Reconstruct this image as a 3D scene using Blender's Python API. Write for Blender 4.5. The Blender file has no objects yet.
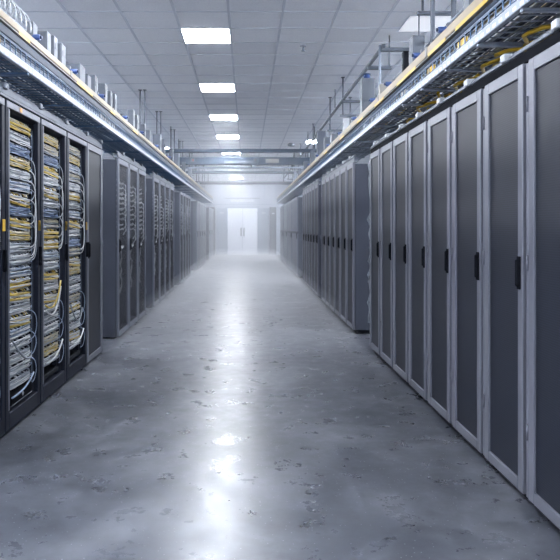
import bpy, math, random
from mathutils import Vector
random.seed(7)
sc = bpy.context.scene
col = sc.collection
R = random.Random(11)

# ------------------------------------------------------------------ room numbers (metres)
CAM_Z = 1.42
XR, XL = 1.41, -1.64          # rack fronts on both sides of the aisle
H = 2.26                      # rack height
HO = 2.295                    # the open cable-filled racks
CEIL = 3.82
YE = 33.5                     # end wall
Y0 = -4.0
WX = 5.4
ORD = ['first', 'second', 'third', 'fourth', 'fifth', 'sixth', 'seventh', 'eighth', 'ninth', 'tenth', 'eleventh', 'twelfth',
       'thirteenth', 'fourteenth', 'fifteenth', 'sixteenth', 'seventeenth', 'eighteenth', 'nineteenth', 'twentieth',
       'twenty-first', 'twenty-second', 'twenty-third', 'twenty-fourth', 'twenty-fifth', 'twenty-sixth', 'twenty-seventh', 'twenty-eighth']

# ------------------------------------------------------------------ materials
ROOM = ('tile', 'wall', 'door paint', 'diffuser', 'grid', 'concrete')
def tone(name, c):
    k = 1.0 if any(r in name for r in ROOM) else .72
    return tuple(x * k for x in c)

def mat(name, c, rough=.5, metal=0.0, spec=.5, emit=None, estr=0):
    m = bpy.data.materials.new(name); m.use_nodes = True
    p = m.node_tree.nodes['Principled BSDF']
    p.inputs['Base Color'].default_value = (*tone(name, c), 1); p.inputs['Roughness'].default_value = rough
    p.inputs['Metallic'].default_value = metal; p.inputs['Specular IOR Level'].default_value = spec
    if emit:
        p.inputs['Emission Color'].default_value = (*emit, 1); p.inputs['Emission Strength'].default_value = estr
    return m

def nodes(m):
    nt = m.node_tree
    return nt, nt.nodes['Principled BSDF'], (lambda t, **k: _mk(nt, t, k)), nt.links.new
def _mk(nt, t, k):
    n = nt.nodes.new(t)
    for a, v in k.items(): setattr(n, a, v)
    return n
def ramp(new, link, src, stops):
    r = new('ShaderNodeValToRGB'); link(src, r.inputs[0])
    e = r.color_ramp.elements
    e[0].position, e[0].color = stops[0][0], (*stops[0][1], 1)
    e[1].position, e[1].color = stops[-1][0], (*stops[-1][1], 1)
    for p, c in stops[1:-1]:
        x = e.new(p); x.color = (*c, 1)
    return r.outputs[0]

def grainy(name, c, rough, metal, amount=.15, scale=6.0, stretch=(1, 1, 1), spec=.5):
    """painted or galvanised metal with slight cloudiness"""
    m = mat(name, c, rough, metal, spec); nt, p, new, link = nodes(m)
    tc = new('ShaderNodeTexCoord'); mp = new('ShaderNodeMapping'); mp.inputs['Scale'].default_value = stretch
    link(tc.outputs['Object'], mp.inputs[0])
    nz = new('ShaderNodeTexNoise'); nz.inputs['Scale'].default_value = scale; nz.inputs['Detail'].default_value = 4
    link(mp.outputs[0], nz.inputs['Vector'])
    c = tone(name, c)
    lo = tuple(x * (1 - amount) for x in c); hi = tuple(min(1, x * (1 + amount)) for x in c)
    link(ramp(new, link, nz.outputs[0], [(.3, lo), (.7, hi)]), p.inputs['Base Color'])
    return m

def perforated(name, c, hole, pitch=.0115, see=0.0):
    m = mat(name, c, .5, 0, .22); nt, p, new, link = nodes(m)
    tc = new('ShaderNodeTexCoord'); sp = new('ShaderNodeSeparateXYZ'); link(tc.outputs['Object'], sp.inputs[0])
    c, hole = tone(name, c), tone(name, hole)
    def s(out, k):
        a = new('ShaderNodeMath', operation='MULTIPLY'); a.inputs[1].default_value = k; link(out, a.inputs[0])
        b = new('ShaderNodeMath', operation='SINE'); link(a.outputs[0], b.inputs[0]); return b.outputs[0]
    k = 2 * math.pi / pitch
    pr = new('ShaderNodeMath', operation='MULTIPLY'); link(s(sp.outputs['Y'], k / 2), pr.inputs[0]); link(s(sp.outputs['Z'], k / 2), pr.inputs[1])
    ab = new('ShaderNodeMath', operation='ABSOLUTE'); link(pr.outputs[0], ab.inputs[0])
    link(ramp(new, link, ab.outputs[0], [(.38, c), (.55, hole)]), p.inputs['Base Color'])
    if see:
        p.inputs['Alpha'].default_value = 1 - see
    return m

M = {}
M['frame'] = grainy('rack grey paint', (.135, .143, .178), .42, .25, .06, 3, (1, 1, 1), .35)
M['body'] = grainy('cabinet side paint', (.044, .050, .068), .55, 0, .10, 2, (1, 1, 1), .10)
M['frame_dark'] = grainy('charcoal frame paint', (.014, .017, .028), .5, 0, .10, 3, (1, 1, 1), .10)
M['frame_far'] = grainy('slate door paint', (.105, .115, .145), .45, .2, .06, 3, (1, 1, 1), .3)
M['black'] = mat('black plastic', (.006, .007, .010), .8, 0, .02)
M['inside'] = mat('dark cabinet interior', (.008, .010, .015), .7, 0, .1)
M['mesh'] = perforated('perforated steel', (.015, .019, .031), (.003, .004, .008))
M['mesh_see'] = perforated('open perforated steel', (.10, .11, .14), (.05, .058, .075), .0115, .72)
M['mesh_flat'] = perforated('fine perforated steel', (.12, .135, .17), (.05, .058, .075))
M['galv'] = grainy('galvanised steel', (.27, .31, .38), .40, .6, .15, 30)
M['bright'] = grainy('bright steel lip', (.36, .40, .46), .5, .3, .10, 20)
M['wire'] = mat('blue zinc wire', (.06, .12, .22), .4, .5)
M['steel'] = grainy('grey steel', (.12, .137, .17), .5, .2, .12, 8, (1, 1, 1), .3)
M['bluegrey'] = grainy('blue grey conduit', (.022, .036, .062), .55, .1, .10, 5, (1, 1, 1), .3)
M['beam'] = grainy('blue grey busway paint', (.035, .055, .085), .5, .1, .12, 3, (1, 1, 1), .25)
M['tan'] = grainy('cream fibre raceway', (.33, .26, .165), .5, 0, .10, 4, (1, .3, 1))
M['cream'] = mat('pale cream lid', (.26, .25, .23), .5)
M['yellow'] = mat('yellow plastic', (.60, .38, .01), .45)
M['blue'] = mat('blue plastic', (.02, .065, .24), .4)
M['white'] = mat('white plastic', (.50, .53, .57), .45)
M['boxgrey'] = grainy('light grey box paint', (.105, .122, .152), .5, .1, .08, 8)
M['c_white'] = mat('white cord', (.48, .50, .52), .5)
M['c_grey'] = mat('grey cord', (.21, .24, .28), .5)
M['c_blue'] = mat('blue cord', (.085, .135, .25), .5)
M['c_pale'] = mat('pale blue cord', (.19, .25, .35), .5)
M['c_yellow'] = mat('yellow cord', (.50, .36, .05), .5)
M['c_cream'] = mat('cream cord', (.34, .31, .22), .5)
M['c_dark'] = mat('navy cable', (.012, .030, .080), .5)
M['c_slate'] = mat('slate cable', (.045, .09, .17), .45)
M['red'] = mat('red plastic', (.5, .03, .02), .5)
M['door'] = grainy('white door paint', (.56, .58, .64), .4, 0, .03, 2)
M['grid'] = mat('ceiling grid paint', (.54, .57, .63), .5)
M['orange'] = mat('orange sticker', (.7, .3, .05), .5)

# tray lip: a row of bright punched dimples along its length
m = M['lip'] = mat('punched steel lip', (.2, .22, .26), .45, .3); nt, p, new, link = nodes(m)
tc = new('ShaderNodeTexCoord'); sp = new('ShaderNodeSeparateXYZ'); link(tc.outputs['Object'], sp.inputs[0])
a = new('ShaderNodeMath', operation='MULTIPLY'); a.inputs[1].default_value = 2 * math.pi / .09; link(sp.outputs['Y'], a.inputs[0])
b = new('ShaderNodeMath', operation='SINE'); link(a.outputs[0], b.inputs[0])
c_ = new('ShaderNodeMath', operation='SUBTRACT'); c_.inputs[1].default_value = .018; link(sp.outputs['Z'], c_.inputs[0])
d_ = new('ShaderNodeMath', operation='ABSOLUTE'); link(c_.outputs[0], d_.inputs[0])
e_ = new('ShaderNodeMath', operation='LESS_THAN'); e_.inputs[1].default_value = .009; link(d_.outputs[0], e_.inputs[0])
f_ = new('ShaderNodeMath', operation='MULTIPLY'); link(b.outputs[0], f_.inputs[0]); link(e_.outputs[0], f_.inputs[1])
link(ramp(new, link, f_.outputs[0], [(.05, (.21, .24, .29)), (.25, (.72, .76, .82))]), p.inputs['Base Color'])

# diffuser
M['diff'] = mat('lit diffuser', (.9, .9, .9), .5, emit=(.89, .93, 1.0), estr=102)

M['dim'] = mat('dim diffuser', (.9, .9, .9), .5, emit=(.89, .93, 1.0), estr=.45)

# ceiling tiles: fissured mineral tile, each tile a hair different
m = M['ceil'] = mat('mineral fibre tile', (.8, .82, .86), .8, 0, .2); nt, p, new, link = nodes(m)
tc = new('ShaderNodeTexCoord'); mp = new('ShaderNodeMapping'); mp.inputs['Location'].default_value = (.2035, -7.81, 0)
link(tc.outputs['Object'], mp.inputs[0])
dv = new('ShaderNodeVectorMath', operation='DIVIDE'); dv.inputs[1].default_value = (.6, .6, .6); link(mp.outputs[0], dv.inputs[0])
fl = new('ShaderNodeVectorMath', operation='FLOOR'); link(dv.outputs[0], fl.inputs[0])
wn = new('ShaderNodeTexWhiteNoise', noise_dimensions='2D'); link(fl.outputs[0], wn.inputs['Vector'])
nz = new('ShaderNodeTexNoise'); nz.inputs['Scale'].default_value = 70; nz.inputs['Detail'].default_value = 3; link(tc.outputs['Object'], nz.inputs['Vector'])
ad = new('ShaderNodeMath', operation='MULTIPLY_ADD'); ad.inputs[1].default_value = .35; link(wn.outputs[0], ad.inputs[0]); link(nz.outputs[0], ad.inputs[2])
link(ramp(new, link, ad.outputs[0], [(.3, (.72, .74, .78)), (1.0, (.86, .88, .91))]), p.inputs['Base Color'])

# polished concrete: cloudy stain, worn glossier patches, light aggregate specks
m = M['floor'] = mat('polished concrete', (.2, .21, .23), .25, 0, .52); nt, p, new, link = nodes(m)
tc = new('ShaderNodeTexCoord')
n1 = new('ShaderNodeTexNoise'); n1.inputs['Scale'].default_value = 1.3; n1.inputs['Detail'].default_value = 9; n1.inputs['Roughness'].default_value = .62
n1.inputs['Distortion'].default_value = .5
n2 = new('ShaderNodeTexNoise'); n2.inputs['Scale'].default_value = 8; n2.inputs['Detail'].default_value = 8; n2.inputs['Roughness'].default_value = .65
n3 = new('ShaderNodeTexVoronoi'); n3.inputs['Scale'].default_value = 42
n4 = new('ShaderNodeTexNoise'); n4.inputs['Scale'].default_value = 4.5; n4.inputs['Detail'].default_value = 10; n4.inputs['Roughness'].default_value = .7
for n in (n1, n2, n3, n4): link(tc.outputs['Object'], n.inputs['Vector'])
c1 = ramp(new, link, n1.outputs[0], [(.32, (.030, .034, .044)), (.5, (.054, .059, .073)), (.66, (.105, .112, .130))])
c2 = ramp(new, link, n2.outputs[0], [(.3, (.60, .60, .60)), (.7, (1.35, 1.35, 1.35))])
mx = new('ShaderNodeMix', data_type='RGBA', blend_type='MULTIPLY'); mx.inputs[0].default_value = 1; link(c1, mx.inputs[6]); link(c2, mx.inputs[7])
sk = ramp(new, link, n3.outputs['Distance'], [(.09, (1, 1, 1)), (.15, (0, 0, 0))])
sw = new('ShaderNodeSeparateColor'); link(n3.outputs['Color'], sw.inputs[0])
th = new('ShaderNodeMath', operation='GREATER_THAN'); th.inputs[1].default_value = .6; link(sw.outputs[0], th.inputs[0])
fm = new('ShaderNodeMath', operation='MULTIPLY'); link(th.outputs[0], fm.inputs[0]); link(sk, fm.inputs[1])
fm2 = new('ShaderNodeMath', operation='MULTIPLY'); fm2.inputs[1].default_value = .42; link(fm.outputs[0], fm2.inputs[0])
mx2 = new('ShaderNodeMix', data_type='RGBA'); link(fm2.outputs[0], mx2.inputs[0]); link(mx.outputs[2], mx2.inputs[6]); mx2.inputs[7].default_value = (.55, .57, .6, 1)
link(mx2.outputs[2], p.inputs['Base Color'])
link(ramp(new, link, n4.outputs[0], [(.36, (.262, .262, .262)), (.47, (.288, .288, .288)), (.56, (.335, .335, .335)), (.68, (.355, .355, .355))]), p.inputs['Roughness'])
bp = new('ShaderNodeBump'); bp.inputs['Strength'].default_value = .03; bp.inputs['Distance'].default_value = .01
link(n2.outputs[0], bp.inputs['Height']); link(bp.outputs[0], p.inputs['Normal'])

M['wall'] = grainy('pale wall paint', (.80, .82, .86), .6, 0, .05, 1.5)
M['endwall'] = grainy('grey end wall paint', (.27, .295, .345), .6, 0, .05, 1.5)
M['wallpanel'] = grainy('blue grey wall panel', (.20, .235, .29), .45, .1, .05, 2)

# ------------------------------------------------------------------ mesh building
class MB:
    def __init__(s): s.v = []; s.f = []; s.mi = []; s.smooth = []
    def box(s, x0, x1, y0, y1, z0, z1, m=0):
        if x0 > x1: x0, x1 = x1, x0
        if y0 > y1: y0, y1 = y1, y0
        b = len(s.v)
        s.v += [(x, y, z) for z in (z0, z1) for y in (y0, y1) for x in (x0, x1)]
        for f in ((0, 2, 3, 1), (4, 5, 7, 6), (0, 1, 5, 4), (2, 6, 7, 3), (0, 4, 6, 2), (1, 3, 7, 5)):
            s.f.append(tuple(b + i for i in f)); s.mi.append(m); s.smooth.append(False)
        return s
    def cbox(s, x0, x1, y0, y1, z0, z1, c=.004, m=0):
        """box with chamfered edges"""
        if x0 > x1: x0, x1 = x1, x0
        if y0 > y1: y0, y1 = y1, y0
        if z0 > z1: z0, z1 = z1, z0
        c = min(c, (x1 - x0) * .45, (y1 - y0) * .45, (z1 - z0) * .45)
        b = len(s.v); ix = {}
        lim = ((x0, x1), (y0, y1), (z0, z1))
        for sx in (0, 1):
            for sy in (0, 1):
                for sz in (0, 1):
                    q = (sx, sy, sz)
                    for ax in range(3):   # vertex lying on the face of axis ax
                        co = []
                        for a in range(3):
                            v = lim[a][q[a]]
                            if a != ax: v += c if q[a] == 0 else -c
                            co.append(v)
                        ix[q, ax] = len(s.v); s.v.append(tuple(co))
        def add(f): s.f.append(f); s.mi.append(m); s.smooth.append(False)
        cen = Vector(((x0 + x1) / 2, (y0 + y1) / 2, (z0 + z1) / 2))
        def oriented(f):
            P = [Vector(s.v[i]) for i in f]
            n = (P[1] - P[0]).cross(P[2] - P[0]); ctr = sum(P, Vector()) / len(P)
            add(tuple(f) if n.dot(ctr - cen) > 0 else tuple(reversed(f)))
        for ax in range(3):
            a, d = [k for k in range(3) if k != ax]
            for e in (0, 1):
                f = []
                for (i, j) in ((0, 0), (1, 0), (1, 1), (0, 1)):
                    q = [0, 0, 0]; q[ax] = e; q[a] = i; q[d] = j; f.append(ix[tuple(q), ax])
                oriented(f)
            for i in (0, 1):
                for j in (0, 1):   # edge along ax at (a=i, d=j)
                    q0 = [0, 0, 0]; q0[a] = i; q0[d] = j; q1 = list(q0); q1[ax] = 1
                    oriented([ix[tuple(q0), a], ix[tuple(q1), a], ix[tuple(q1), d], ix[tuple(q0), d]])
        for q in [(i, j, k) for i in (0, 1) for j in (0, 1) for k in (0, 1)]:
            oriented([ix[q, 0], ix[q, 1], ix[q, 2]])
        return s
    def tube(s, pts, r, n=6, m=0, cap=True):
        pts = [Vector(p) for p in pts]; b = len(s.v); k = len(pts)
        ref = Vector((0, 0, 1))
        for i, p in enumerate(pts):
            t = (pts[min(i + 1, k - 1)] - pts[max(i - 1, 0)])
            t = t.normalized() if t.length > 1e-9 else Vector((0, 1, 0))
            u = t.cross(ref)
            if u.length < .05: u = t.cross(Vector((1, 0, 0)))
            u.normalize(); w = t.cross(u)
            rr = r[i] if isinstance(r, (list, tuple)) else r
            for j in range(n):
                a = 2 * math.pi * j / n
                s.v.append(tuple(p + u * math.cos(a) * rr + w * math.sin(a) * rr))
        for i in range(k - 1):
            for j in range(n):
                s.f.append((b + i * n + j, b + (i + 1) * n + j, b + (i + 1) * n + (j + 1) % n, b + i * n + (j + 1) % n)); s.mi.append(m); s.smooth.append(True)
        if cap:
            s.f.append(tuple(b + j for j in range(n))); s.mi.append(m); s.smooth.append(False)
            s.f.append(tuple(b + (k - 1) * n + j for j in reversed(range(n)))); s.mi.append(m); s.smooth.append(False)
        return s
    def mesh(s, name, mats):
        me = bpy.data.meshes.new(name); me.from_pydata(s.v, [], s.f)
        for mm in (mats if isinstance(mats, (list, tuple)) else [mats]): me.materials.append(mm)
        me.polygons.foreach_set('material_index', s.mi); me.polygons.foreach_set('use_smooth', s.smooth); me.update()
        return me
    def build(s, name, mats, parent=None, loc=None):
        o = bpy.data.objects.new(name, s.mesh(name, mats)); col.objects.link(o)
        if parent: o.parent = parent
        if loc: o.location = loc
        return o

def tag(o, label=None, cat=None, group=None, kind=None):
    if label: o['label'] = label
    if cat: o['category'] = cat
    if group: o['group'] = group
    if kind: o['kind'] = kind
    return o
def empty(name, loc=(0, 0, 0)):
    o = bpy.data.objects.new(name, None); o.empty_display_size = .1; col.objects.link(o); o.location = loc; return o
def dup(o, parent=None, loc=None):
    c = o.copy(); col.objects.link(c)
    if parent: c.parent = parent
    for ch in list(o.children): dup(ch, c)
    if loc: c.location = loc
    return c
def catenary(a, b, sag, n=7, out=Vector((0, 0, 0)), jit=0):
    a, b = Vector(a), Vector(b); r = []
    for i in range(n):
        t = i / (n - 1); q = 4 * t * (1 - t)
        p = a.lerp(b, t) + Vector((0, 0, -sag * q)) + out * q
        if jit and 0 < i < n - 1: p += Vector((R.uniform(-jit, jit), R.uniform(-jit, jit), R.uniform(-jit, jit)))
        r.append(p)
    return r

# ------------------------------------------------------------------ the room
def struct(name, mb, mm):
    return tag(mb.build(name, mm), kind='structure')
struct('floor', MB().box(-WX, WX, Y0, YE, -.1, 0), M['floor'])
struct('ceiling', MB().box(-WX, WX, Y0, YE, CEIL, CEIL + .1), M['ceil'])
struct('wall_left', MB().box(-WX - .1, -WX, Y0, YE, 0, CEIL), M['wall'])
struct('wall_right', MB().box(WX, WX + .1, Y0, YE, 0, CEIL), M['wall'])
struct('wall_front', MB().box(-WX, WX, Y0 - .1, Y0, 0, CEIL), M['wall'])
w = MB().box(-WX, WX, YE, YE + .1, 0, CEIL)
struct('wall_back', w, M['endwall'])
# suspended ceiling grid
g = MB()
gx0 = -.2035
k = -6
while gx0 + .6 * k < WX:
    x = gx0 + .6 * k
    if x > -WX: g.box(x - .014, x + .014, Y0, YE, CEIL - .009, CEIL)
    k += 1
y = 7.81 - .6 * 19
while y < YE:
    g.box(-WX, WX, y - .010, y + .010, CEIL - .006, CEIL)
    y += .6
struct('trim_1', g, M['grid'])
# end wall panelling
g = MB()
for x0, x1 in ((.60, 1.12), (-1.55, -1.06)):
    g.cbox(x0, x1, YE - .05, YE, .08, 2.42, .01)
struct('trim_2', g, M['wallpanel'])
g = MB()
for x in (-2.7, -2.1, -1.5, -.9, -.3, .3, .9, 1.5, 2.1, 2.7):
    g.box(x - .012, x + .012, YE - .012, YE, 2.75, CEIL)
g.box(-WX, WX, YE - .02, YE, 2.58, 2.63)
struct('trim_3', g, M['wallpanel'])
# double door
dx = -.23
d = empty('door_1', (dx, YE, 0)); d['kind'] = 'structure'
fr = MB().cbox(-.86, -.775, -.09, 0, 0, 2.50).cbox(.775, .86, -.09, 0, 0, 2.50).cbox(-.775, .775, -.09, 0, 2.42, 2.50)
fr.build('frame', M['wallpanel'], d)
for s in (-1, 1):
    a, b = (-.77, -.006) if s < 0 else (.006, .77)
    lf = MB().cbox(a, b, -.06, -.01, .015, 2.41, .006).build('leaf', M['door'], d)
    hx = s * .075
    hb = MB().tube([(hx, -.12, .98), (hx, -.12, 1.40)], .024, 8).tube([(hx, -.12, 1.02), (hx, -.06, 1.02)], .010, 6).tube([(hx, -.12, 1.32), (hx, -.06, 1.32)], .010, 6)
    tag(hb.build('handle', M['frame_dark'], lf), 'grey pull handle')
    for hz in (.3, 1.2, 2.1):
        MB().cbox(s * .775 - .02, s * .775 + .02, -.075, -.06, hz, hz + .12).build('hinge', M['galv'], lf)

# ------------------------------------------------------------------ ceiling lights
def make_light(L=.3):
    t = empty('ceiling_light')
    f = MB()
    for a in ((-.3, -.285, -L, L), (.285, .3, -L, L), (-.285, .285, -L, -L + .015), (-.285, .285, L - .015, L)):
        f.box(a[0], a[1], a[2], a[3], -.014, -.0095)
    f.build('frame', M['grid'], t)
    MB().box(-.285, .285, -L + .015, L - .015, -.0135, -.0095).build('diffuser', M['diff'], t)
    return t
lt = make_light(); first = True; lt_long = None
AX = gx0 - .3
spots = []
for i, yy in enumerate((7.81, 10.81, 13.81, 16.81, 20.45, 24.05, 27.65, 31.25)):
    spots.append((AX, yy + .3, ['square white ceiling panel over the aisle, biggest of the row in view', ][0] if i == 0 else
                  'square white ceiling panel over the aisle, %s of the row counted from the camera end' % ORD[i]))
for yy in (4.85, 1.85, -1.15):
    spots.append((AX, yy + .3, None))
spots.append((2.13, 7.62, 'white ceiling panel half hidden by struts above the plain-door racks'))
spots.append((1.98, 18.15, 'distant white ceiling panel by the cross beams above the plain-door racks'))
spots.append((-2.66, 19.75, 'distant white ceiling panel above the cable-filled racks, seen past the boxes'))
for k in range(-1, 11):  # unseen panel rows behind the racks, added so bounced light brightens the ceiling
    for x in (-4.85, 4.25):
        if not (k in (7, 8, 10) and x < 0 or k in (7, 8)): spots.append((x, .6 + 3.0 * k, None))
hid = 0
for x, yy, lab in spots:
    if abs(x) > 3.5:
        o = dup(lt_long) if lt_long else make_light(1.05)
        lt_long = lt_long or o
    else:
        o = lt if first else dup(lt)
        first = False
    o.location = (x, yy, CEIL)
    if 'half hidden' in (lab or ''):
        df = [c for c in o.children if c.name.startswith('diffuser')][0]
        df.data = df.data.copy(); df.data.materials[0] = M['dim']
    if lab is None:
        hid += 1
        lab = 'white ceiling panel out of view, ' + ('added over the back aisle to brighten the ceiling' if abs(x) > 3.5 else 'above and behind the camera')
    tag(o, lab, 'ceiling light', 'ceiling light panels' if 'out of view' not in lab else 'ceiling light panels out of view' + ('' if abs(x) > 3.5 else ' over the camera'))
# sprinklers
def sprinkler(x, y, lab):
    t = tag(empty('sprinkler_head', (x, y, CEIL)), lab, 'sprinkler', 'ceiling sprinklers')
    MB().tube([(0, 0, -.02), (0, 0, -.008)], [.035, .045], 14).build('escutcheon', M['white'], t)
    MB().tube([(0, 0, -.07), (0, 0, -.02)], .012, 8).build('nozzle', M['galv'], t)
    MB().tube([(0, 0, -.078), (0, 0, -.07)], .026, 12).build('deflector', M['galv'], t)
sprinkler(.74, 8.55, 'small sprinkler head in the ceiling tile between the panel lights and trapeze hangers')
t = tag(empty('smoke_detector', (1.25, 18.4, CEIL)), 'small dark detector hanging from the ceiling before the cross beams', 'detector')
MB().tube([(0, 0, -.03), (0, 0, -.009)], .07, 16).build('base', M['steel'], t)
MB().tube([(0, 0, -.10), (0, 0, -.09), (0, 0, -.03)], [.05, .10, .10], 16).build('head', M['steel'], t)

# ------------------------------------------------------------------ racks
def make_rack(sg, w, style, h=H, depth=1.08, foot=.055):
    """front at x=0, depth runs along sg, y 0..w"""
    t = empty('server_rack')
    B = lambda mb, a, b, *r, **k: mb.cbox(sg * a, sg * b, *r, **k)
    D = depth
    c = MB()
    B(c, .03, D, .003, .022, foot, h - .02); B(c, .03, D, w - .022, w - .003, foot, h - .02)
    B(c, .03, D, .022, w - .022, h - .06, h - .02); B(c, .03, D, .022, w - .022, foot, .09)
    B(c, D - .03, D, .022, w - .022, .09, h - .06)
    c.build('cabinet', M['body'], t)
    B(MB(), .05, D - .02, .012, w - .012, 0, foot).build('plinth', M['black'], t)
    if style == 'open': return t
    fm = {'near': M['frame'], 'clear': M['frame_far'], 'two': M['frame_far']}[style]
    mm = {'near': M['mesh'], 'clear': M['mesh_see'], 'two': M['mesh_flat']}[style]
    e, st = .02, .062 if style == 'near' else .05
    d = MB()
    z0, z1 = foot, h
    ps = MB(); B(ps, .006, .03, w - .036, w - .012, z0, z1 - .01, c=.003)
    tag(ps.build('post', fm, t), 'painted post beside the door')
    e, w_ = .014, w
    w = w - .037
    B(d, 0, .028, e, e + st, z0, z1, c=.003); B(d, 0, .028, w - e - st, w - e, z0, z1, c=.003)
    B(d, 0, .028, e + st, w - e - st, z1 - .065, z1, c=.003); B(d, 0, .028, e + st, w - e - st, z0, z0 + .06, c=.003)
    dr = d.build('door', fm, t)
    if style == 'two':
        mb = MB(); B(mb, -.004, .028, e, w - e, 1.245, 1.305, c=.003); tag(mb.build('middle_rail', M['frame_dark'], dr), 'dark rail between the two door halves')
    ranges = [(z0 + .06, z1 - .065)] if style != 'two' else [(z0 + .06, 1.25), (1.30, z1 - .065)]
    for a, b in ranges:
        MB().box(sg * .012, sg * .016, e + st, w - e - st, a, b).build('mesh_panel', mm, dr)
    if style != 'clear':
        B(MB(), .031, .036, .03, w - .03, .1, h - .07).build('liner', M['inside'], t)
    hd = MB(); B(hd, -.022, .001, .040, .064, 1.115, 1.255, c=.006); B(hd, -.010, .001, .036, .068, 1.10, 1.27, c=.003)
    hd.build('handle', M['black'], dr)
    # strip along the post with hinge barrels
    for hz in (.35, 1.2, 2.0):
        MB().tube([(sg * -.002, w - e + .006, hz), (sg * -.002, w - e + .006, hz + .08)], .005, 8).build('hinge', fm, dr)
    return t

def row(sg, x, style, y0, w, n, lab, group):
    p = make_rack(sg, w, style, h=H + (.05 if sg < 0 else 0 if y0 < 8 else .03), foot=.02 if sg < 0 else .055); out = []
    for i in range(n):
        o = p if i == 0 else dup(p)
        o.location = (x, y0 + i * w, 0)
        tag(o, lab(i), 'server rack', group); out.append(o)
    return out

# plain-door side of the aisle
row(1, XR, 'near', 2.105, .6, 9,
    lambda i: 'grey rack with dark mesh door, %s' % ('cut by the picture edge beside the camera' if i == 0 else
      'last of the long plain-door row, before the gap' if i == 8 else '%s from the camera in the long plain-door row' % ORD[i]),
    'racks in the long plain-door row')
row(1, XR, 'near', 8.63, .617, 6, lambda i: 'narrow-looking grey mesh-door rack, %s in the row past the first gap, plain-door side' % ORD[i], 'racks past the first gap, plain-door side')
row(1, XR, 'near', 12.95, .60, 6, lambda i: 'hazy grey mesh-door rack, %s in the row past the second gap, plain-door side' % ORD[i], 'racks past the second gap, plain-door side')
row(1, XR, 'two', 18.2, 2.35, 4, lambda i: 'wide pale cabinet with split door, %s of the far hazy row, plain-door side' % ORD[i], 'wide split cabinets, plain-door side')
# open, cable-filled side
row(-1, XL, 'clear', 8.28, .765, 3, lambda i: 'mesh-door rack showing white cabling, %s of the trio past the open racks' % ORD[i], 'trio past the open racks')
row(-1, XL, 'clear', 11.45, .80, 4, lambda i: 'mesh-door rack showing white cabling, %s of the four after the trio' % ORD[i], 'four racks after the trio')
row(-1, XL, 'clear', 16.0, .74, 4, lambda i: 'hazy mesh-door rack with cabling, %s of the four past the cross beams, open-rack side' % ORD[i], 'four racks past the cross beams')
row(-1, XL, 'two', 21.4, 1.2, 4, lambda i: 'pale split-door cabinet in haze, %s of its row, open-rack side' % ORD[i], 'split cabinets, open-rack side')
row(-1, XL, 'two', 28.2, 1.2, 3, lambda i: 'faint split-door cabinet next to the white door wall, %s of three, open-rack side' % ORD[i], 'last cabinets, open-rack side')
o = make_rack(-1, .75, 'near', h=HO, foot=.02); o.location = (XL, 6.66, 0)
tag(o, 'closed grey mesh-door rack at the end of the open cable-filled racks', 'server rack')

# dark cabinets standing against the end wall
for x, lab in ((1.16, 'dark tall cabinet between the end wall panel and the plain-door racks'), (-1.94, 'dark tall cabinet at the end wall on the open-rack side')):
    t = tag(empty('wall_cabinet', (x, YE - .75, 0)), lab, 'cabinet')
    MB().cbox(0, .32, 0, .6, .06, 2.45, .008).build('body', M['body'], t)
    MB().box(.01, .31, .02, .58, 0, .06).build('plinth', M['black'], t)
    MB().cbox(.015, .305, -.02, 0, .09, 2.42, .005).build('door', M['frame_dark'], t)
    MB().cbox(.10, .22, -.035, -.02, 2.10, 2.16, .004).build('nameplate', M['white'], t)

# --- the open racks
def make_open(w):
    H = HO
    t = make_rack(-1, w, 'open', h=HO, foot=.02)
    B = lambda mb, a, b, *r, **k: mb.cbox(-a, -b, *r, **k)
    d = MB()
    B(d, 0, .035, .012, .075, .02, H, c=.004); B(d, 0, .035, w - .062, w - .010, .02, H, c=.004)
    B(d, 0, .035, .075, w - .062, H - .055, H, c=.004); B(d, 0, .035, .075, w - .062, .02, .135, c=.004)
    dr = d.build('door', M['frame_dark'], t)
    tb = MB(); B(tb, -.004, 0, .02, w - .02, H - .050, H - .006, c=.002)
    tag(tb.build('top_rail', M['frame'], dr), 'lighter grey top rail')
    eb = MB(); B(eb, -.004, 0, .05, .073, .16, H - .06, c=.002)
    eb.build('edge_strip', M['frame'], dr)
    hd = MB(); B(hd, -.022, 0, w - .048, w - .026, 1.12, 1.27, c=.005)
    hd.build('handle', M['black'], dr)
    # mounting rails
    r1 = MB(); B(r1, .04, .10, .125, .155, .16, H - .07, c=.003)
    tag(r1.build('mounting_rail', M['bright'], t), 'bright mounting rail')
    r2 = MB(); B(r2, .06, .10, .632, .648, .16, H - .07, c=.003)
    r2.build('mounting_rail', M['frame_dark'], t)
    # finger manager with rings down its length
    cm = MB(); B(cm, .085, .12, .650, w - .064, .16, H - .07, c=.003)
    z = .24
    while z < H - .15:
        B(cm, .045, .085, .655, .668, z, z + .02, c=.003); z += .0889
    c_ = cm.build('cable_manager', M['inside'], t)
    z = .26; rg = MB().cbox(-.046, -.043, .674, .678, .2, H - .12, .001)
    while z < H - .15:
        rg.cbox(-.058, -.044, .668, .684, z, z + .018, .003); z += .0889
    tag(rg.build('ring', M['c_pale'], c_, ), 'pale blue rings')
    st = MB(); B(st, -.006, 0, w * .40, w * .40 + .03, H - .043, H - .016, c=.001)
    return t

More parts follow.
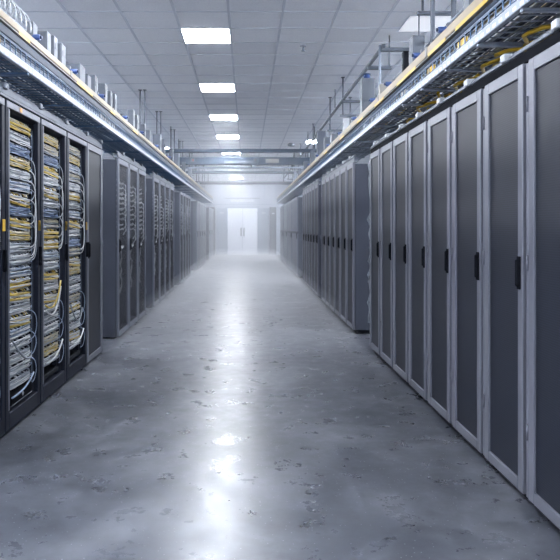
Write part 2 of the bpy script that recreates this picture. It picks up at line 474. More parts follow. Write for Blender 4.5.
WO = .75
open_y = [3.655, 4.405, 5.155, 5.905]
OPEN = ['first open rack, cut by the picture edge', 'open rack with the black power unit at its foot',
        'middle open rack of the three in full view', 'open rack beside the closed grey mesh-door rack']
p = make_open(WO)
for i, y in enumerate(open_y):
    o = p if i == 0 else dup(p)
    o.location = (XL, y, 0)
    tag(o, ['charcoal open-front rack cut by the picture edge, before the power-unit rack',
            'charcoal open-front rack crammed with patch cords, black power unit at its foot',
            'charcoal open-front rack between the power-unit rack and the one beside the mesh door',
            'charcoal open-front rack crammed with patch cords, beside the closed mesh-door rack'][i], 'server rack', 'open cable-filled racks')
    tg = MB().cbox(.001, .006, WO - .058, WO - .012, 1.395, 1.475, .002)
    tag(tg.build('tag_plate', M['yellow'], o), 'yellow tag on the post')
    if i == 1:
        tag(MB().cbox(.0045, .008, .27, .31, HO - .044, HO - .012, .001).build('sticker', M['orange'], o), 'small orange sticker on the top rail')

# gear: one patch panel mesh and several cord bundles, copied
PX = XL - .062
pan = MB().cbox(-.05, 0, 0, .468, 0, .043, .003)
pan_me = pan.mesh('network_switch', M['c_grey'])
prt = MB()
for k in range(24):
    prt.box(0, .003, .012 + k * .0185, .012 + k * .0185 + .012, .012, .030)
prt_me = prt.mesh('port_strip', M['inside'])

def bundle(ca, cb, n, seed, diag=False):
    rr = random.Random(seed); b = MB()
    for k in range(n):
        m = 0 if k % 7 < 4 else 1
        if k == 7: continue
        if rr.random() < .10: m = 1 - m
        base = .066 - .064 * (k + .5) / n
        ya = rr.uniform(0.0, .05); yb = rr.uniform(.44, .478)
        dz = rr.uniform(-.012, .002)
        if diag: dz -= .018
        pts = [(0.0, ya, base + .01), (.012 + rr.uniform(0, .010), ya + .012, base + .002)]
        for q in range(1, 5):
            tt = q / 5
            pts.append((.018 + rr.uniform(-.005, .010), ya + (yb - ya) * tt, base + dz * tt + rr.uniform(-.0025, .0025)))
        pts += [(.018, yb, base + dz), (.002, yb + .020, base + dz - .010)]
        b.tube(pts, rr.uniform(.0030, .0046), 5, m, cap=False)
    for k in range(12):
        yy = rr.uniform(.02, .45); m = 0 if rr.random() < .5 else 1
        b.tube([(.002, yy, .072 + rr.uniform(0, .01)), (.014, yy + .004, .070), (.020, yy + .012, .055)], .0032, 5, m, cap=False)
    return b.mesh('patch_cords', [ca, cb])
CM = M
kinds = {
 'grey': ('grey and white', 'c_grey', 'c_white'), 'white': ('white', 'c_white', 'c_grey'), 'blue': ('blue', 'c_blue', 'c_pale'),
 'yellow': ('yellow and white', 'c_yellow', 'c_white'), 'cream': ('cream and grey', 'c_cream', 'c_grey'), 'mix': ('grey and yellow', 'c_white', 'c_yellow'),
 'pale': ('pale blue and white', 'c_pale', 'c_white'), 'yg': ('cream and yellow', 'c_cream', 'c_yellow')}
bm = {k: [bundle(M[v[1]], M[v[2]], 14, 17 * i + len(k) * 5 + ord(k[0]), k in ('mix', 'yellow') and i == 1) for i in range(2)] for k, v in kinds.items()}
order = [  # top to bottom, per rack
 None,
 ['yg', 'grey', 'blue', 'yg', 'white', 'pale', 'mix', 'blue', 'yellow', 'yg', 'grey', 'white', 'pale', 'mix', 'yellow', 'grey', 'mix', 'pale', 'white', 'grey', 'white', 'grey'],
 ['yg', 'cream', 'blue', 'yellow', 'white', 'mix', 'grey', 'blue', 'cream', 'yg', 'mix', 'pale', 'white', 'yellow', 'grey', 'mix', 'white', 'grey', 'white', 'cream', 'yg', 'white'],
 ['cream', 'yg', 'pale', 'cream', 'white', 'mix', 'grey', 'pale', 'yellow', 'white', 'blue', 'cream', 'mix', 'yg', 'grey', 'white', 'cream', 'mix', 'white', 'grey', 'mix', 'white']]
order[0] = order[2]
rackname = ['the open rack at the picture edge', 'the power-unit open rack', 'the middle open rack', 'the open rack beside the mesh door']
PITCH = .0889
for ri, y in enumerate(open_y):
    gy = y + .158
    n = len(order[ri])
    for j, kd in enumerate(order[ri]):
        z = 2.172 - j * PITCH
        o = bpy.data.objects.new('network_switch', pan_me); col.objects.link(o); o.location = (PX, gy, z)
        q = bpy.data.objects.new('port_strip', prt_me); col.objects.link(q); q.parent = o
        tag(o, 'grey switch behind cords, %s down %s' % (ORD[j], rackname[ri]), 'network switch', 'switches in ' + rackname[ri])
        b = bpy.data.objects.new('patch_cords', bm[kd][(j + ri) % 2]); col.objects.link(b); b.location = (PX + .002, gy, z - .044)
        tag(b, '%s patch cords, %s swathe down %s' % (kinds[kd][0], ORD[j], rackname[ri]), 'patch cords', 'patch cord swathes', 'stuff')
# foot of the racks
t = tag(empty('power_unit', (PX, open_y[1] + .160, .165)), 'black power unit with a round white lamp at the foot of an open rack', 'power unit')
MB().cbox(-.5, .045, 0, .44, -.008, .070, .004).build('chassis', M['black'], t)
MB().tube([(.0455, .23, .032), (.0475, .23, .032)], .016, 14).build('lamp', M['white'], t)
MB().cbox(-.02, .047, .0, .44, -.008, -.002, .002).build('foot', M['steel'], t)
for i in (0, 2, 3):
    t = tag(empty('power_unit', (PX, open_y[i] + .160, .165)), 'low dark power strip unit under the cords of ' + rackname[i], 'power unit')
    MB().cbox(-.5, .03, 0, .44, -.008, .03, .004).build('chassis', M['inside'], t)

# loose loops from panel to side manager
def loop(ri, j, z, drop, mm, r=.0036, lab=None):
    y = open_y[ri]
    a = Vector((PX + .02, y + .60, z)); e = Vector((PX + .02, y + .60, z - drop))
    bow = .030 + .035 * R.random()
    pts = [a, a + Vector((.018, .015, .0)), (a + Vector((.034, bow, -.04))), a + Vector((.038, bow + .010, -drop * .5)),
           e + Vector((.036, bow, .06)), e + Vector((.028, bow * .5, .01)), e + Vector((.01, 0, 0))]
    # smooth
    for _ in range(2):
        q = [pts[0]]
        for u, v in zip(pts, pts[1:]): q += [u.lerp(v, .25), u.lerp(v, .75)]
        q.append(pts[-1]); pts = q
    o = MB().tube(pts, r, 6).build('patch_cable', mm)
    tag(o, lab, 'cable', 'looping cables beside the panels')
for ri in range(4):
    rr = random.Random(50 + ri)
    n = 7
    for k in range(n):
        z = 1.95 - k * .085 + rr.uniform(-.02, .02)
        drop = (z - 1.18) * rr.uniform(.75, 1.05) if k % 2 else rr.uniform(.2, .42)
        loop(ri, k, z, drop, M['c_white'] if k % 3 else M['c_grey'],
             lab='%s cable loop, %s from the top in %s' % ('white' if k % 3 else 'grey', ORD[k], rackname[ri]))
    for k, (z, drop) in enumerate(((.78, .22), (.62, .18), (.42, .20))):
        loop(ri, k, z, drop, M['c_pale'], .0038, 'pale blue cable loop, %s of three low in %s' % (ORD[k], rackname[ri]))
# long sagging yellow cords
def sag(ri, y0, z0, y1, z1, s, mm, lab):
    y = open_y[ri]
    pts = catenary((PX + .05, y + y0, z0), (PX + .05, y + y1, z1), s, 12, Vector((.012, 0, 0)))
    tag(MB().tube(pts, .0075, 6).build('patch_cable', mm), lab, 'cable', 'sagging cords low in the open racks')
sag(1, .17, .62, .56, .44, .06, M['c_grey'], 'grey cord sagging across the lower panels of the power-unit rack')
sag(2, .17, .78, .60, .95, .10, M['c_yellow'], 'thick yellow cord sagging low in the middle open rack')
sag(2, .17, .74, .60, .90, .12, M['c_white'], 'white cord sagging just under the yellow one in the middle open rack')
sag(2, .17, .30, .66, .42, .04, M['c_white'], 'white cord sagging at the foot of the middle open rack')
sag(3, .17, .70, .60, .62, .14, M['c_grey'], 'grey cord sagging low in the open rack beside the mesh door')
sag(3, .17, .34, .66, .40, .05, M['c_white'], 'white cord at the foot of the open rack beside the mesh door')
sag(1, .16, .22, .62, .30, .02, M['c_pale'], 'pale blue cord running above the black power unit')

# white cabling glimpsed behind mesh doors
def ladder(w, seed):
    rr = random.Random(seed); b = MB()
    z = 2.02
    while z > 1.40:
        for k in range(2):
            b.tube(catenary((0, .08 * w, z + .02), (0, .62 * w, z - .01 + rr.uniform(-.01, .02)), .025, 5, jit=.006), .009, 5, 0, cap=False)
        if rr.random() < .75:
            b.tube([(0, .62 * w, z), (.02, .74 * w, z - .03), (.02, .78 * w, z - .16), (0, .66 * w, z - .22)], .009, 5, 0, cap=False)
        z -= .068
    b.tube([(0, .16 * w, 1.18), (.01, .45 * w, 1.15), (0, .6 * w, 1.17)], .02, 6, 0)
    pts = [(0, .42 * w, 1.16)]
    for k in range(8): pts.append((0, (.42 + rr.uniform(-.12, .12)) * w, 1.16 - .075 * (k + 1)))
    b.tube(pts, .011, 5, 0, cap=False)
    return b.mesh('white_cabling', [M['white']])
lm = [ladder(.75, s) for s in (3, 4, 5)]
rowsL = [(8.28, .765, 3, 'trio past the open racks'), (11.45, .80, 4, 'four racks after the trio'), (16.0, .74, 4, 'four racks past the cross beams')]
for y0, w, n, nm in rowsL:
    for i in range(n):
        o = bpy.data.objects.new('white_cabling', lm[(i + n) % 3]); col.objects.link(o); o.location = (XL - .034, y0 + i * w, 0)
        tag(o, 'white cabling seen through the mesh door, %s of the %s' % (ORD[i], nm), 'cabling', 'white cabling behind mesh doors', 'stuff')
# strands hanging out of the gap at the end of the long plain-door row
pts = [(XR + .03, 7.53, 2.2)]
for k in range(24): pts.append((XR + .02 + R.uniform(-.025, .02), 7.535 + R.uniform(-.005, .03), 2.15 - k * .08))
tag(MB().tube(pts, .014, 6).build('hanging_cable', M['c_grey']), 'grey cable hanging down the end of the long plain-door row', 'cable')

# ------------------------------------------------------------------ rails on top of the racks
def top_rail(x, sg, y0, y1, lab, ys, z=H):
    t = tag(empty('rack_top_rail', (x, y0, z)), lab, 'rail')
    L = y1 - y0
    b = MB().cbox(sg * .014, sg * .07, 0, L, .002, .062, .004); b.build('channel', M['black'] if z in (H, HO) else M['boxgrey'], t)
    rr = MB()
    for dx, dz in ((.006, .069), (.018, .083), (.034, .098)):
        rr.cbox(sg * dx, sg * (dx + .014), 0, L, dz - .006, dz + .006, .003)
    if sg < 0:
        for dz in (.016, .036): rr.cbox(sg * .004, sg * .016, 0, L, dz - .004, dz + .004, .002)
        rr.cbox(sg * .006, sg * .012, 0, L, .016, .07, .001)
    rr.build('slot_rail', M['steel'], t)
    for y in ys:
        MB().cbox(sg * -.012, sg * .05, y - y0 - .03, y - y0 + .03, .064, .108, .006).build('clip', M['white'] if sg > 0 else M['steel'], t)
top_rail(XR, 1, 2.1, 7.505, 'grey slotted rail with white clips on top of the long plain-door row', [2.36 + .6 * k for k in range(9)])
top_rail(XR, 1, 8.63, 12.33, 'slotted rail on the racks past the first gap, plain-door side', [8.9 + .617 * k for k in range(6)], H + .03)
top_rail(XR, 1, 12.95, 16.55, 'slotted rail on the racks past the second gap, plain-door side', [13.2 + .6 * k for k in range(6)], H + .03)
top_rail(XL, -1, 3.66, 7.36, 'slotted rail with clips on top of the open cable-filled racks', [4.405, 5.155, 5.905, 6.655, 7.3], HO)
top_rail(XL, -1, 8.28, 10.56, 'slotted rail on the trio of mesh-door racks past the open racks', [8.6, 9.4, 10.1], H + .05)
top_rail(XL, -1, 11.45, 14.65, 'slotted rail on the four mesh-door racks after the trio', [11.8, 12.6, 13.4, 14.2], H + .05)

# ------------------------------------------------------------------ overhead trays
def tray(sg, xa, width, z, y0, y1, lab, side):
    """sg: direction away from the aisle"""
    t = tag(empty('cable_tray', (xa, y0, z)), lab, 'cable tray')
    L = y1 - y0
    lip = MB().cbox(0, sg * .004, 0, L, 0, .050, .0015).cbox(0, sg * .028, 0, L, -.004, 0, .0015)
    lip.build('lip', M['lip'], t)
    b = MB(); b.tube([(0, 0, .118), (0, L, .118)], .006, 6); b.tube([(sg * .012, 0, .100), (sg * .012, L, .100)], .004, 6)
    b.build('upper_wire', M['galv'], t)
    s = MB().box(-.002, .002, 0, L, .052, .056).box(-.002, .002, 0, L, .108, .112); y = .05
    while y < L:
        s.box(-.003, .003, y - .004, y + .004, .05, .115); y += .10 if y < 14 else .3
    s.build('side_mesh', M['wire'], t)
    f = MB(); y = .05
    while y < L:
        f.box(sg * .004, sg * width, y - .005, y + .005, -.001, .006); y += .10 if y < 14 else .3
    nl = int(width / .09)
    for k in range(1, nl + 1):
        x = sg * width * k / nl
        f.box(x - .006, x + .006, 0, L, .006, .016)
    f.build('floor_mesh', M['galv'] if sg > 0 else M['wire'], t)
    y = .4
    while y < L:
        MB().cbox(sg * .006, sg * width, y, y + .03, -.022, -.002, .003).build('rung', M['galv'] if sg > 0 else M['wire'], t); y += .62 if sg > 0 else 1.2
    for ys in ([4.1, 5.5, 6.9, 8.6, 10.1, 12, 14] if sg < 0 else [2.9, 4.4, 5.9, 7.2, 9.2, 11.4, 13.6, 15.6]):
        MB().cbox(sg * (width - .06), sg * (width - .02), ys - y0, ys - y0 + .04, H - .018 + (.035 if sg < 0 and ys < 8 else 0 if ys < 8 else .05 if sg < 0 else .03) - z, -.002, .003).build('stand', M['steel'], t)
    bk = MB().cbox(sg * width, sg * (width + .004), 0, L, 0, .115, .001)
    bk.build('back_flange', M['galv'], t)
    # ordinary dark cables lying in the tray
    cb = MB(); rr = random.Random(5 + int(sg))
    for k in range(20):
        x = sg * (.03 + (width - .06) * (k % 10) / 9.); zz = .026 + .018 * (k // 10)
        pts = []; y = 0
        while y <= L + .01:
            pts.append((xa + x + rr.uniform(-.016, .016), y0 + y, z + zz + rr.uniform(-.004, .008))); y += .6
        cb.tube(pts, rr.uniform(.006, .011), 5, rr.choice((0, 0, 1, 1, 2)))
    tag(cb.build('tray_cabling', [M['c_dark'], M['c_slate'], M['c_grey']]), 'dark cabling lying in the wire tray above the %s' % side, 'cabling', kind='stuff')
    return t
ZT = 2.515
xr, xl = 1.36, -1.55
tray(1, xr, .46, ZT, 2.2, 29.5, 'galvanised wire cable tray above the plain-door racks', 'plain-door racks')
tray(-1, xl, .52, ZT + .01, 3.0, 29.5, 'galvanised wire cable tray above the open cable-filled racks', 'open racks')
def yellow_run(x, z, y0, y1, r, lab, grp):
    pts = []; y = y0
    while y < y1:
        pts.append((x + R.uniform(-.03, .03), y, z + R.uniform(-.004, .01))); y += .3
    tag(MB().tube(pts, r, 6).build('fibre_cable', M['yellow']), lab, 'cable', grp)
yellow_run(1.62, ZT + .060, 2.6, 9, .013, 'yellow fibre cable in the wire tray above the plain-door racks, rack side', 'yellow fibre cables, plain-door side')
yellow_run(1.54, ZT + .060, 2.9, 11, .012, 'yellow fibre cable along the middle of the tray above the plain-door racks', 'yellow fibre cables, plain-door side')
yellow_run(1.44, ZT + .060, 2.7, 10, .012, 'yellow fibre cable by the aisle lip of the tray above the plain-door racks', 'yellow fibre cables, plain-door side')
yellow_run(1.72, ZT + .060, 3.2, 8, .014, 'yellow fibre cable at the back of the tray above the plain-door racks', 'yellow fibre cables, plain-door side')
yellow_run(-1.62, ZT + .075, 3.2, 4.9, .018, 'fat yellow fibre cable in the tray above the first open racks', 'yellow fibre cables, open-rack side')
yellow_run(-1.85, ZT + .060, 4.4, 6.2, .010, 'thin yellow fibre cable at the back of the tray above the open racks', 'yellow fibre cables, open-rack side')
# yellow cords tied to the underside of the tray
for k, (xx, yy, ln) in enumerate(((1.66, 3.05, .45), (1.60, 3.35, .7), (1.70, 3.62, .8), (1.62, 4.15, .9), (1.68, 4.6, 1.1), (1.58, 5.2, 1.0), (1.66, 5.9, 1.2))):
    pts = [(xx + .05 * math.sin(q * 1.1 + k), yy + ln * q / 9, ZT - .016 - .006 * (q % 2)) for q in range(10)]
    tag(MB().tube(pts, .013, 6).build('fibre_cable', M['yellow']), 'yellow fibre cable tied under the tray, %s from the camera, plain-door side' % ORD[k], 'cable', 'yellow cables under the tray')
for k, (yy, n) in enumerate(((3.55, 3), (6.9, 4))):
    for j in range(n):
        o = MB().cbox(0, .012, 0, .16, 0, .075, .004).build('cable_tag', M['yellow'] if k == 0 else M['cream'], loc=(xl - .022, yy + j * .2, ZT + .045))
        tag(o, '%s card tag on the tray side above the open racks, %s of its cluster' % ('yellow' if k == 0 else 'cream', ORD[j]), 'tag', 'card tags on the tray')

for k, (yy, mm, nm) in enumerate(((4.05, 'yellow', 'yellow'), (4.75, 'yellow', 'yellow'), (5.6, 'cream', 'cream'), (6.5, 'white', 'white'), (6.75, 'white', 'white'), (7.05, 'cream', 'cream'), (7.5, 'white', 'white'))):
    o = MB().cbox(-.012, 0, 0, .17, 0, .055, .004).build('cable_tag', M[mm], loc=(xr + .020, yy, ZT + .052))
    tag(o, '%s card tag on the tray side above the plain-door racks, %s from the camera' % (nm, ORD[k]), 'tag', 'card tags on the plain-door tray')

# conduit, light strip and fibre raceway over the tray
def along(name, x0, x1, z0, z1, y0, y1, mm, lab, cat, c=.004):
    return tag(MB().cbox(x0, x1, y0, y1, z0, z1, c).build(name, mm), lab, cat)
YT = 29.5
o = tag(MB().tube([(1.385, 2.2, 2.662), (1.385, YT, 2.662)], .024, 14).build('conduit', M['bluegrey']), 'dark blue grey conduit pipe over the wire tray, plain-door side', 'pipe')
along('cable_duct', -1.55, -1.62, 2.650, 2.722, 3.0, YT, M['bluegrey'], 'blue grey duct over the wire tray, open-rack side', 'duct', .012)
def raceway(sg, x, z0, z1, y0, y1, strips, lab):
    t = tag(empty('fibre_raceway', (x, y0, z0)), lab, 'raceway')
    L = y1 - y0
    b = MB().cbox(0, sg * .14, 0, L, .022, z1 - z0, .004); b.build('trough', M['tan'], t)
    b = MB().cbox(sg * .002, sg * .13, 0, L, .010, .022, .001); b.build('seal', M['black'], t)
    b = MB().cbox(-sg * .004, sg * .13, 0, L, 0, .010, .001); b.build('base_strip', M['cream'], t)
    for a, c in strips:
        tag(MB().cbox(-sg * .006, -sg * .0045, a - y0, c - y0, .0, .026, .0005).build('marker_strip', M['yellow'], t), 'yellow marker strip')
    y = .9
    while y < L:
        MB().cbox(-sg * .005, 0, y, y + .05, .022, z1 - z0 + .003, .001).build('joint', M['cream'], t); y += 1.8
raceway(1, 1.36, 2.695, 2.785, 2.2, YT, [(3.3, 4.22), (4.43, 4.86), (5.22, 5.88), (6.44, 6.9), (7.6, 8.0), (9.1, 9.5), (11, 11.4)],
        'long cream fibre raceway with yellow markers above the plain-door racks')
raceway(-1, -1.55, 2.728, 2.800, 3.0, YT, [(4.40, 4.62), (5.9, 6.5), (7.35, 7.6), (8.8, 9.2)],
        'long cream fibre raceway with yellow markers above the open cable-filled racks')

# blue fittings on the raceway
def fitting(x, sg, y, z, lab, grp):
    t = tag(empty('blue_coupling', (x, y, z)), lab, 'coupling', grp)
    MB().tube([(-sg * .03, 0, .026), (sg * .09, 0, .026)], .022, 12).build('barrel', M['blue'], t)
    MB().tube([(-sg * .045, 0, .026), (-sg * .03, 0, .026)], .013, 10).build('nipple', M['c_dark'], t)
    MB().cbox(sg * .03, sg * .06, -.02, .02, 0, .075, .004).build('bracket', M['steel'], t)
for k, y in enumerate((3.75, 4.57, 5.25, 6.3, 7.1, 8.3, 9.6, 11.0, 12.6, 14.4)):
    fitting(1.375, 1, y, 2.786, 'blue coupling on the raceway above the plain-door racks, %s from the camera' % ORD[k], 'blue couplings, plain-door side')
for k, y in enumerate((4.80, 5.85, 6.95, 8.3, 9.6, 11.2, 13.0)):
    fitting(-1.56, -1, y, 2.801, 'blue coupling on the raceway above the open racks, %s from the camera' % ORD[k], 'blue couplings, open-rack side')

# boxes standing on the raceways
def tapbox(x, sg, y, z, w, d, h, mm, lab, grp, cap=None):
    t = tag(empty('tap_box', (x, y, z)), lab, 'electrical box', grp)
    MB().cbox(0, sg * w, 0, d, 0, h, .004).build('housing', mm, t)
    MB().cbox(sg * .01, sg * (w - .01), -.004, 0, .012, h - .012, .001).build('cover', mm, t)
    if h > .18: MB().cbox(-sg * .004, 0, d * .2, d * .8, h * .45, h * .7, .001).build('window_plate', M['steel'], t)
    if cap: 
        MB().tube([(sg * w * .45, d * .5, h), (sg * w * .45, d * .5, h + .045)], .038, 14).build('cap', cap, t)
        MB().tube([(sg * w * .45, d * .5, h + .045), (sg * w * .45, d * .5, h + .06)], .05, 14).build('flange', M['c_dark'], t)
zr = 2.786
RB = [(4.05, .10, .10, .16, 'boxgrey', 'grey'), (5.42, .10, .13, .24, 'boxgrey', 'light grey'), (5.75, .05, .06, .20, 'inside', 'black'),
      (6.75, .07, .10, .13, 'cream', 'cream'), (7.83, .16, .12, .44, 'boxgrey', 'tall grey, blue-capped'), (9.3, .08, .10, .20, 'white', 'white'),
      (10.6, .10, .12, .16, 'boxgrey', 'grey'), (11.6, .10, .12, .25, 'boxgrey', 'grey'), (12.8, .17, .2, .55, 'steel', 'tall dark grey'), (14.2, .10, .12, .3, 'boxgrey', 'grey'),
      (15.8, .12, .14, .25, 'steel', 'dark grey'), (17.6, .1, .14, .25, 'steel', 'dark grey'), (19.2, .1, .14, .25, 'steel', 'dark grey')]
for k, (y, w, d, h, mm, nm) in enumerate(RB):
    tapbox(1.385, 1, y, zr, w, d, h, M[mm], '%s box on the raceway above the plain-door racks, %s from the camera' % (nm, ORD[k]), 'boxes on the raceway, plain-door side', M['blue'] if 'blue' in nm else None)
zl = 2.801
LB = [(4.78, .05, .10, .14, 'boxgrey'), (5.12, .09, .10, .17, 'boxgrey'), (5.30, .06, .10, .19, 'boxgrey'), (5.52, .08, .12, .19, 'boxgrey'), (6.12, .14, .20, .17, 'steel'), (6.42, .10, .14, .14, 'boxgrey'),
      (6.72, .08, .12, .20, 'boxgrey'), (7.2, .08, .12, .22, 'boxgrey'), (7.5, .07, .1, .20, 'boxgrey'), (7.75, .07, .1, .22, 'boxgrey'), (9.0, .08, .12, .26, 'boxgrey'), (9.3, .07, .12, .24, 'boxgrey'), (10.0, .08, .12, .22, 'boxgrey'),
      (10.5, .08, .12, .2, 'boxgrey'), (11.8, .14, .16, .32, 'steel'), (12.4, .08, .12, .32, 'steel'), (13.8, .08, .12, .3, 'boxgrey'), (15.0, .12, .14, .34, 'steel'), (16.6, .1, .14, .3, 'boxgrey'), (18.4, .1, .14, .3, 'boxgrey')]
for k, (y, w, d, h, mm) in enumerate(LB):
    tapbox(-1.575, -1, y, zl, w, d, h, M[mm], '%s box on the raceway above the open racks, %s from the camera' % ('dark grey' if mm == 'steel' else 'light grey', ORD[k]), 'boxes on the raceway, open-rack side')
# coil of white cable lying on the raceway by the camera end
for k in range(7):
    pts = []
    for q in range(15):
        a = math.pi * q / 14
        pts.append((-1.60 - .06 * math.cos(a), 4.02 + k * .10 + .02 * math.sin(3 * a), 2.803 + .14 * math.sin(a) + .006))
    tag(MB().tube(pts, .006, 6).build('cable_hoop', M['white']), 'white cable hoop arching over the raceway above the first open racks, %s of seven' % ORD[k], 'cable', 'white hoops on the raceway')

# ------------------------------------------------------------------ hangers, struts
def hanger(sg, y, xa, xb, zb, lab, grp):
    t = tag(empty('trapeze_hanger', (0, y, 0)), lab, 'hanger', grp)
    for x in (xa, xb):
        r = MB().tube([(x, 0, zb), (x, 0, CEIL - .01)], .011, 8).build('rod', M['steel'], t)
        MB().cbox(x - .03, x + .03, -.03, .03, CEIL - .012, CEIL - .002, .003).build('ceiling_plate', M['steel'], t)
    MB().cbox(min(xa, xb) - .05, max(xa, xb) + .05, -.02, .02, zb - .03, zb, .004).build('cross_channel', M['steel'], t)
for k, y in enumerate((5.65, 10.35, 11.95, 15.0, 18.6, 21, 24, 27)):
    hanger(1, y, 1.53, 1.90, 3.30 if k == 0 else 3.22, 'grey trapeze hanger above the plain-door racks, %s from the camera' % ORD[k], 'trapeze hangers, plain-door side')
for k, y in enumerate((11.3, 13.4, 15.9, 18, 21, 24, 27)):
    hanger(-1, y, -1.78, -1.86, 3.12, 'grey trapeze hanger above the open racks, %s from the camera' % ORD[k], 'trapeze hangers, open-rack side')
t = tag(empty('strut', (1.52, 7.2, 3.425)), 'long grey strut channel running high above the plain-door racks', 'strut')
MB().cbox(-.02, .02, 0, 20, 0, .035, .004).build('channel', M['steel'], t)
for y in (4.0, 9.0, 14.0, 19.0):
    MB().tube([(0, y, .035), (0, y, CEIL - 3.425 - .01)], .008, 8).build('rod', M['steel'], t)
tag(MB().tube([(1.56, 2.4, 2.99), (1.56, 20, 2.99)], .012, 8).build('handrail_pipe', M['galv']), 'thin bright pipe running behind the boxes above the plain-door racks', 'pipe')
tag(MB().tube([(-1.74, 3.4, 2.96), (-1.74, 20, 2.96)], .010, 8).build('handrail_pipe', M['galv']), 'thin bright pipe running behind the boxes above the open racks', 'pipe')
for k, (y, x1) in enumerate(((7.22, 1.95), (8.05, 1.8), (10.2, 1.9))):
    t = tag(empty('strut', (1.50, y, 3.384)), 'short grey cross strut above the plain-door racks, %s from the camera' % ORD[k], 'strut', 'cross struts, plain-door side')
    MB().cbox(0, x1 - 1.5, 0, .05, 0, .040, .004).build('channel', M['steel'], t)
    MB().tube([(x1 - 1.53, .025, .04), (x1 - 1.53, .025, CEIL - 3.384 - .01)], .008, 8).build('rod', M['steel'], t)
tag(MB().cbox(1.535, 1.565, 5.40, 5.44, 2.93, CEIL, .003).build('drop_post', M['steel']), 'grey post dropping from the ceiling behind the light grey box', 'post', 'posts above the plain-door racks')
tag(MB().cbox(1.71, 1.745, 5.40, 5.44, 2.70, CEIL, .003).build('drop_post', M['steel']), 'thicker grey post beside the first post above the plain-door racks', 'post', 'posts above the plain-door racks')
tag(MB().cbox(1.472, 1.495, 7.24, 7.265, 2.79, 3.46, .003).build('drop_post', M['galv']), 'thin pale post rising from the raceway to the long strut', 'post', 'posts above the plain-door racks')

# beams crossing the aisle
def crossbeam(y, z, h, d, x0, x1, mm, lab, plates=()):
    t = tag(empty('busway_beam', (0, y, z)), lab, 'beam', 'beams crossing the aisle')
    MB().cbox(x0, x1, 0, d, 0, h, .006).build('duct', mm, t)
    for x in (x0 + .35, x1 - .35):
        MB().tube([(x, d / 2, h), (x, d / 2, CEIL - z - .01)], .012, 8).build('rod', M['steel'], t)
    for a, b, m2, za, zb in plates:
        MB().cbox(a, b, -.012, -.001, za, zb, .002).build('plate' if b - a > .1 else 'indicator', m2, t)
crossbeam(15.3, 3.19, .085, .10, -2.15, 1.95, M['beam'], 'thin dark beam crossing the aisle, first of the overhead beams')
crossbeam(17.5, 3.115, .20, .16, -2.2, 2.0, M['beam'], 'deep blue grey busway crossing the aisle with pale and red plates',
          [(-.62, .30, M['boxgrey'], .03, .11), (.50, .86, M['cream'], .05, .15), (-1.52, -1.40, M['boxgrey'], .08, .17), (-1.48, -1.43, M['red'], .09, .15), (.17, .31, M['steel'], .06, .18), (.20, .25, M['red'], .09, .15)])
crossbeam(22.0, 3.25, .085, .12, -2.1, 1.9, M['beam'], 'hazy thin beam crossing the aisle behind the deep busway')
crossbeam(27.5, 3.25, .09, .12, -2.0, 1.9, M['beam'], 'faint beam crossing the aisle closest to the end wall')
t = tag(empty('busway_beam', (0, 17.49, 2.985)), 'slim pale pipe slung directly under the deep busway', 'beam', 'beams crossing the aisle')
MB().tube([(-1.9, .08, .06), (1.75, .08, .06)], .03, 10).build('duct', M['galv'], t)
for x in (-1.2, .1, 1.2): MB().cbox(x, x + .04, .05, .11, .06, .129, .003).build('strap', M['steel'], t)
# fixture over the door
t = tag(empty('door_header_unit', (-.23, YE, 2.74)), 'pale horizontal closer unit mounted on the wall above the white double door', 'door unit')
MB().cbox(-.62, .60, -.18, -.021, 0, .11, .01).build('housing', M['white'], t)
MB().cbox(-.9, .9, -.10, -.021, .17, .21, .006).build('rail', M['boxgrey'], t)
for x, lab in ((.86, 'small pale plate on the wall panel beside the white door, plain-door side'), (-1.30, 'small pale plate on the wall panel beside the white door, open-rack side')):
    tag(MB().cbox(x - .1, x + .1, YE - .066, YE - .051, 2.14, 2.2, .004).build('wall_plate', M['white']), lab, 'wall plate', 'plates beside the white door')

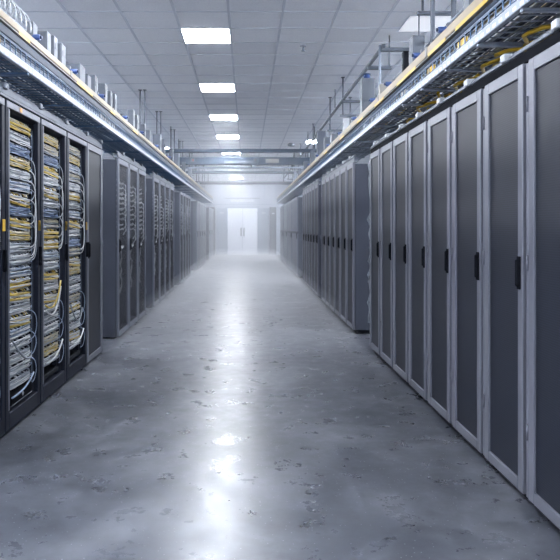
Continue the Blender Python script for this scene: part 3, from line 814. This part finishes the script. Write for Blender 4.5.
# ------------------------------------------------------------------ haze hanging over the far half of the aisle
def haze(name, y0, y1, dens, lab, x0=-1.535, x1=1.325, z0=.002, z1=CEIL - .016):
    m = bpy.data.materials.new(name); m.use_nodes = True; nt = m.node_tree; nt.nodes.clear()
    out = nt.nodes.new('ShaderNodeOutputMaterial'); v = nt.nodes.new('ShaderNodeVolumeScatter')
    v.inputs['Color'].default_value = (.93, .95, 1.0, 1); v.inputs['Density'].default_value = dens; v.inputs['Anisotropy'].default_value = .0
    nt.links.new(v.outputs[0], out.inputs['Volume'])
    tag(MB().box(x0, x1, y0, y1, z0, z1).build('haze', m), lab, 'haze', kind='stuff')
haze('thin haze', 13.0, YE - .80, .019, 'thin cool white haze filling the far aisle')
haze('thick haze', 18.5, YE - .81, .013, 'thicker white haze in front of the end door')

for nm, y0, z1, dn, lab in (('floor mist', 5.4, .10, .07, 'wispy cold mist lying lowest on the concrete floor of the aisle'),
                            ('floor mist upper', 7.0, .20, .08, 'cold mist lying on the floor from the end of the open racks'),
                            ('floor mist far', 9.0, .38, .06, 'deeper cold mist on the floor of the far aisle')):
    haze(nm, y0, YE - .80, dn, lab, z0=.004, z1=z1)

# ------------------------------------------------------------------ world, camera, colour
w = bpy.data.worlds.new('room_dark'); sc.world = w; w.use_nodes = True
w.node_tree.nodes['Background'].inputs[0].default_value = (.5, .6, .8, 1); w.node_tree.nodes['Background'].inputs[1].default_value = .0
cam = bpy.data.cameras.new('camera'); co = bpy.data.objects.new('camera', cam); col.objects.link(co)
co.location = (0, 0, CAM_Z); co.rotation_euler = (math.pi / 2, 0, 0)
cam.sensor_width = 36; cam.sensor_fit = 'HORIZONTAL'; cam.lens = 649 / 560 * 36
cam.shift_x = (280 - 247) / 560; cam.shift_y = (227.5 - 280) / 560
cam.clip_start = .05; cam.clip_end = 100
sc.camera = co
vs = sc.view_settings
vs.view_transform = 'Standard'; vs.look = 'None'; vs.gamma = 1; vs.use_curve_mapping = False; vs.exposure = 0.0
sc.cycles.max_bounces = 12; sc.cycles.diffuse_bounces = 6; sc.cycles.glossy_bounces = 5; sc.cycles.volume_bounces = 2; sc.cycles.transparent_max_bounces = 12
sc.cycles.use_denoising = True
sc.cycles.sample_clamp_indirect = 6
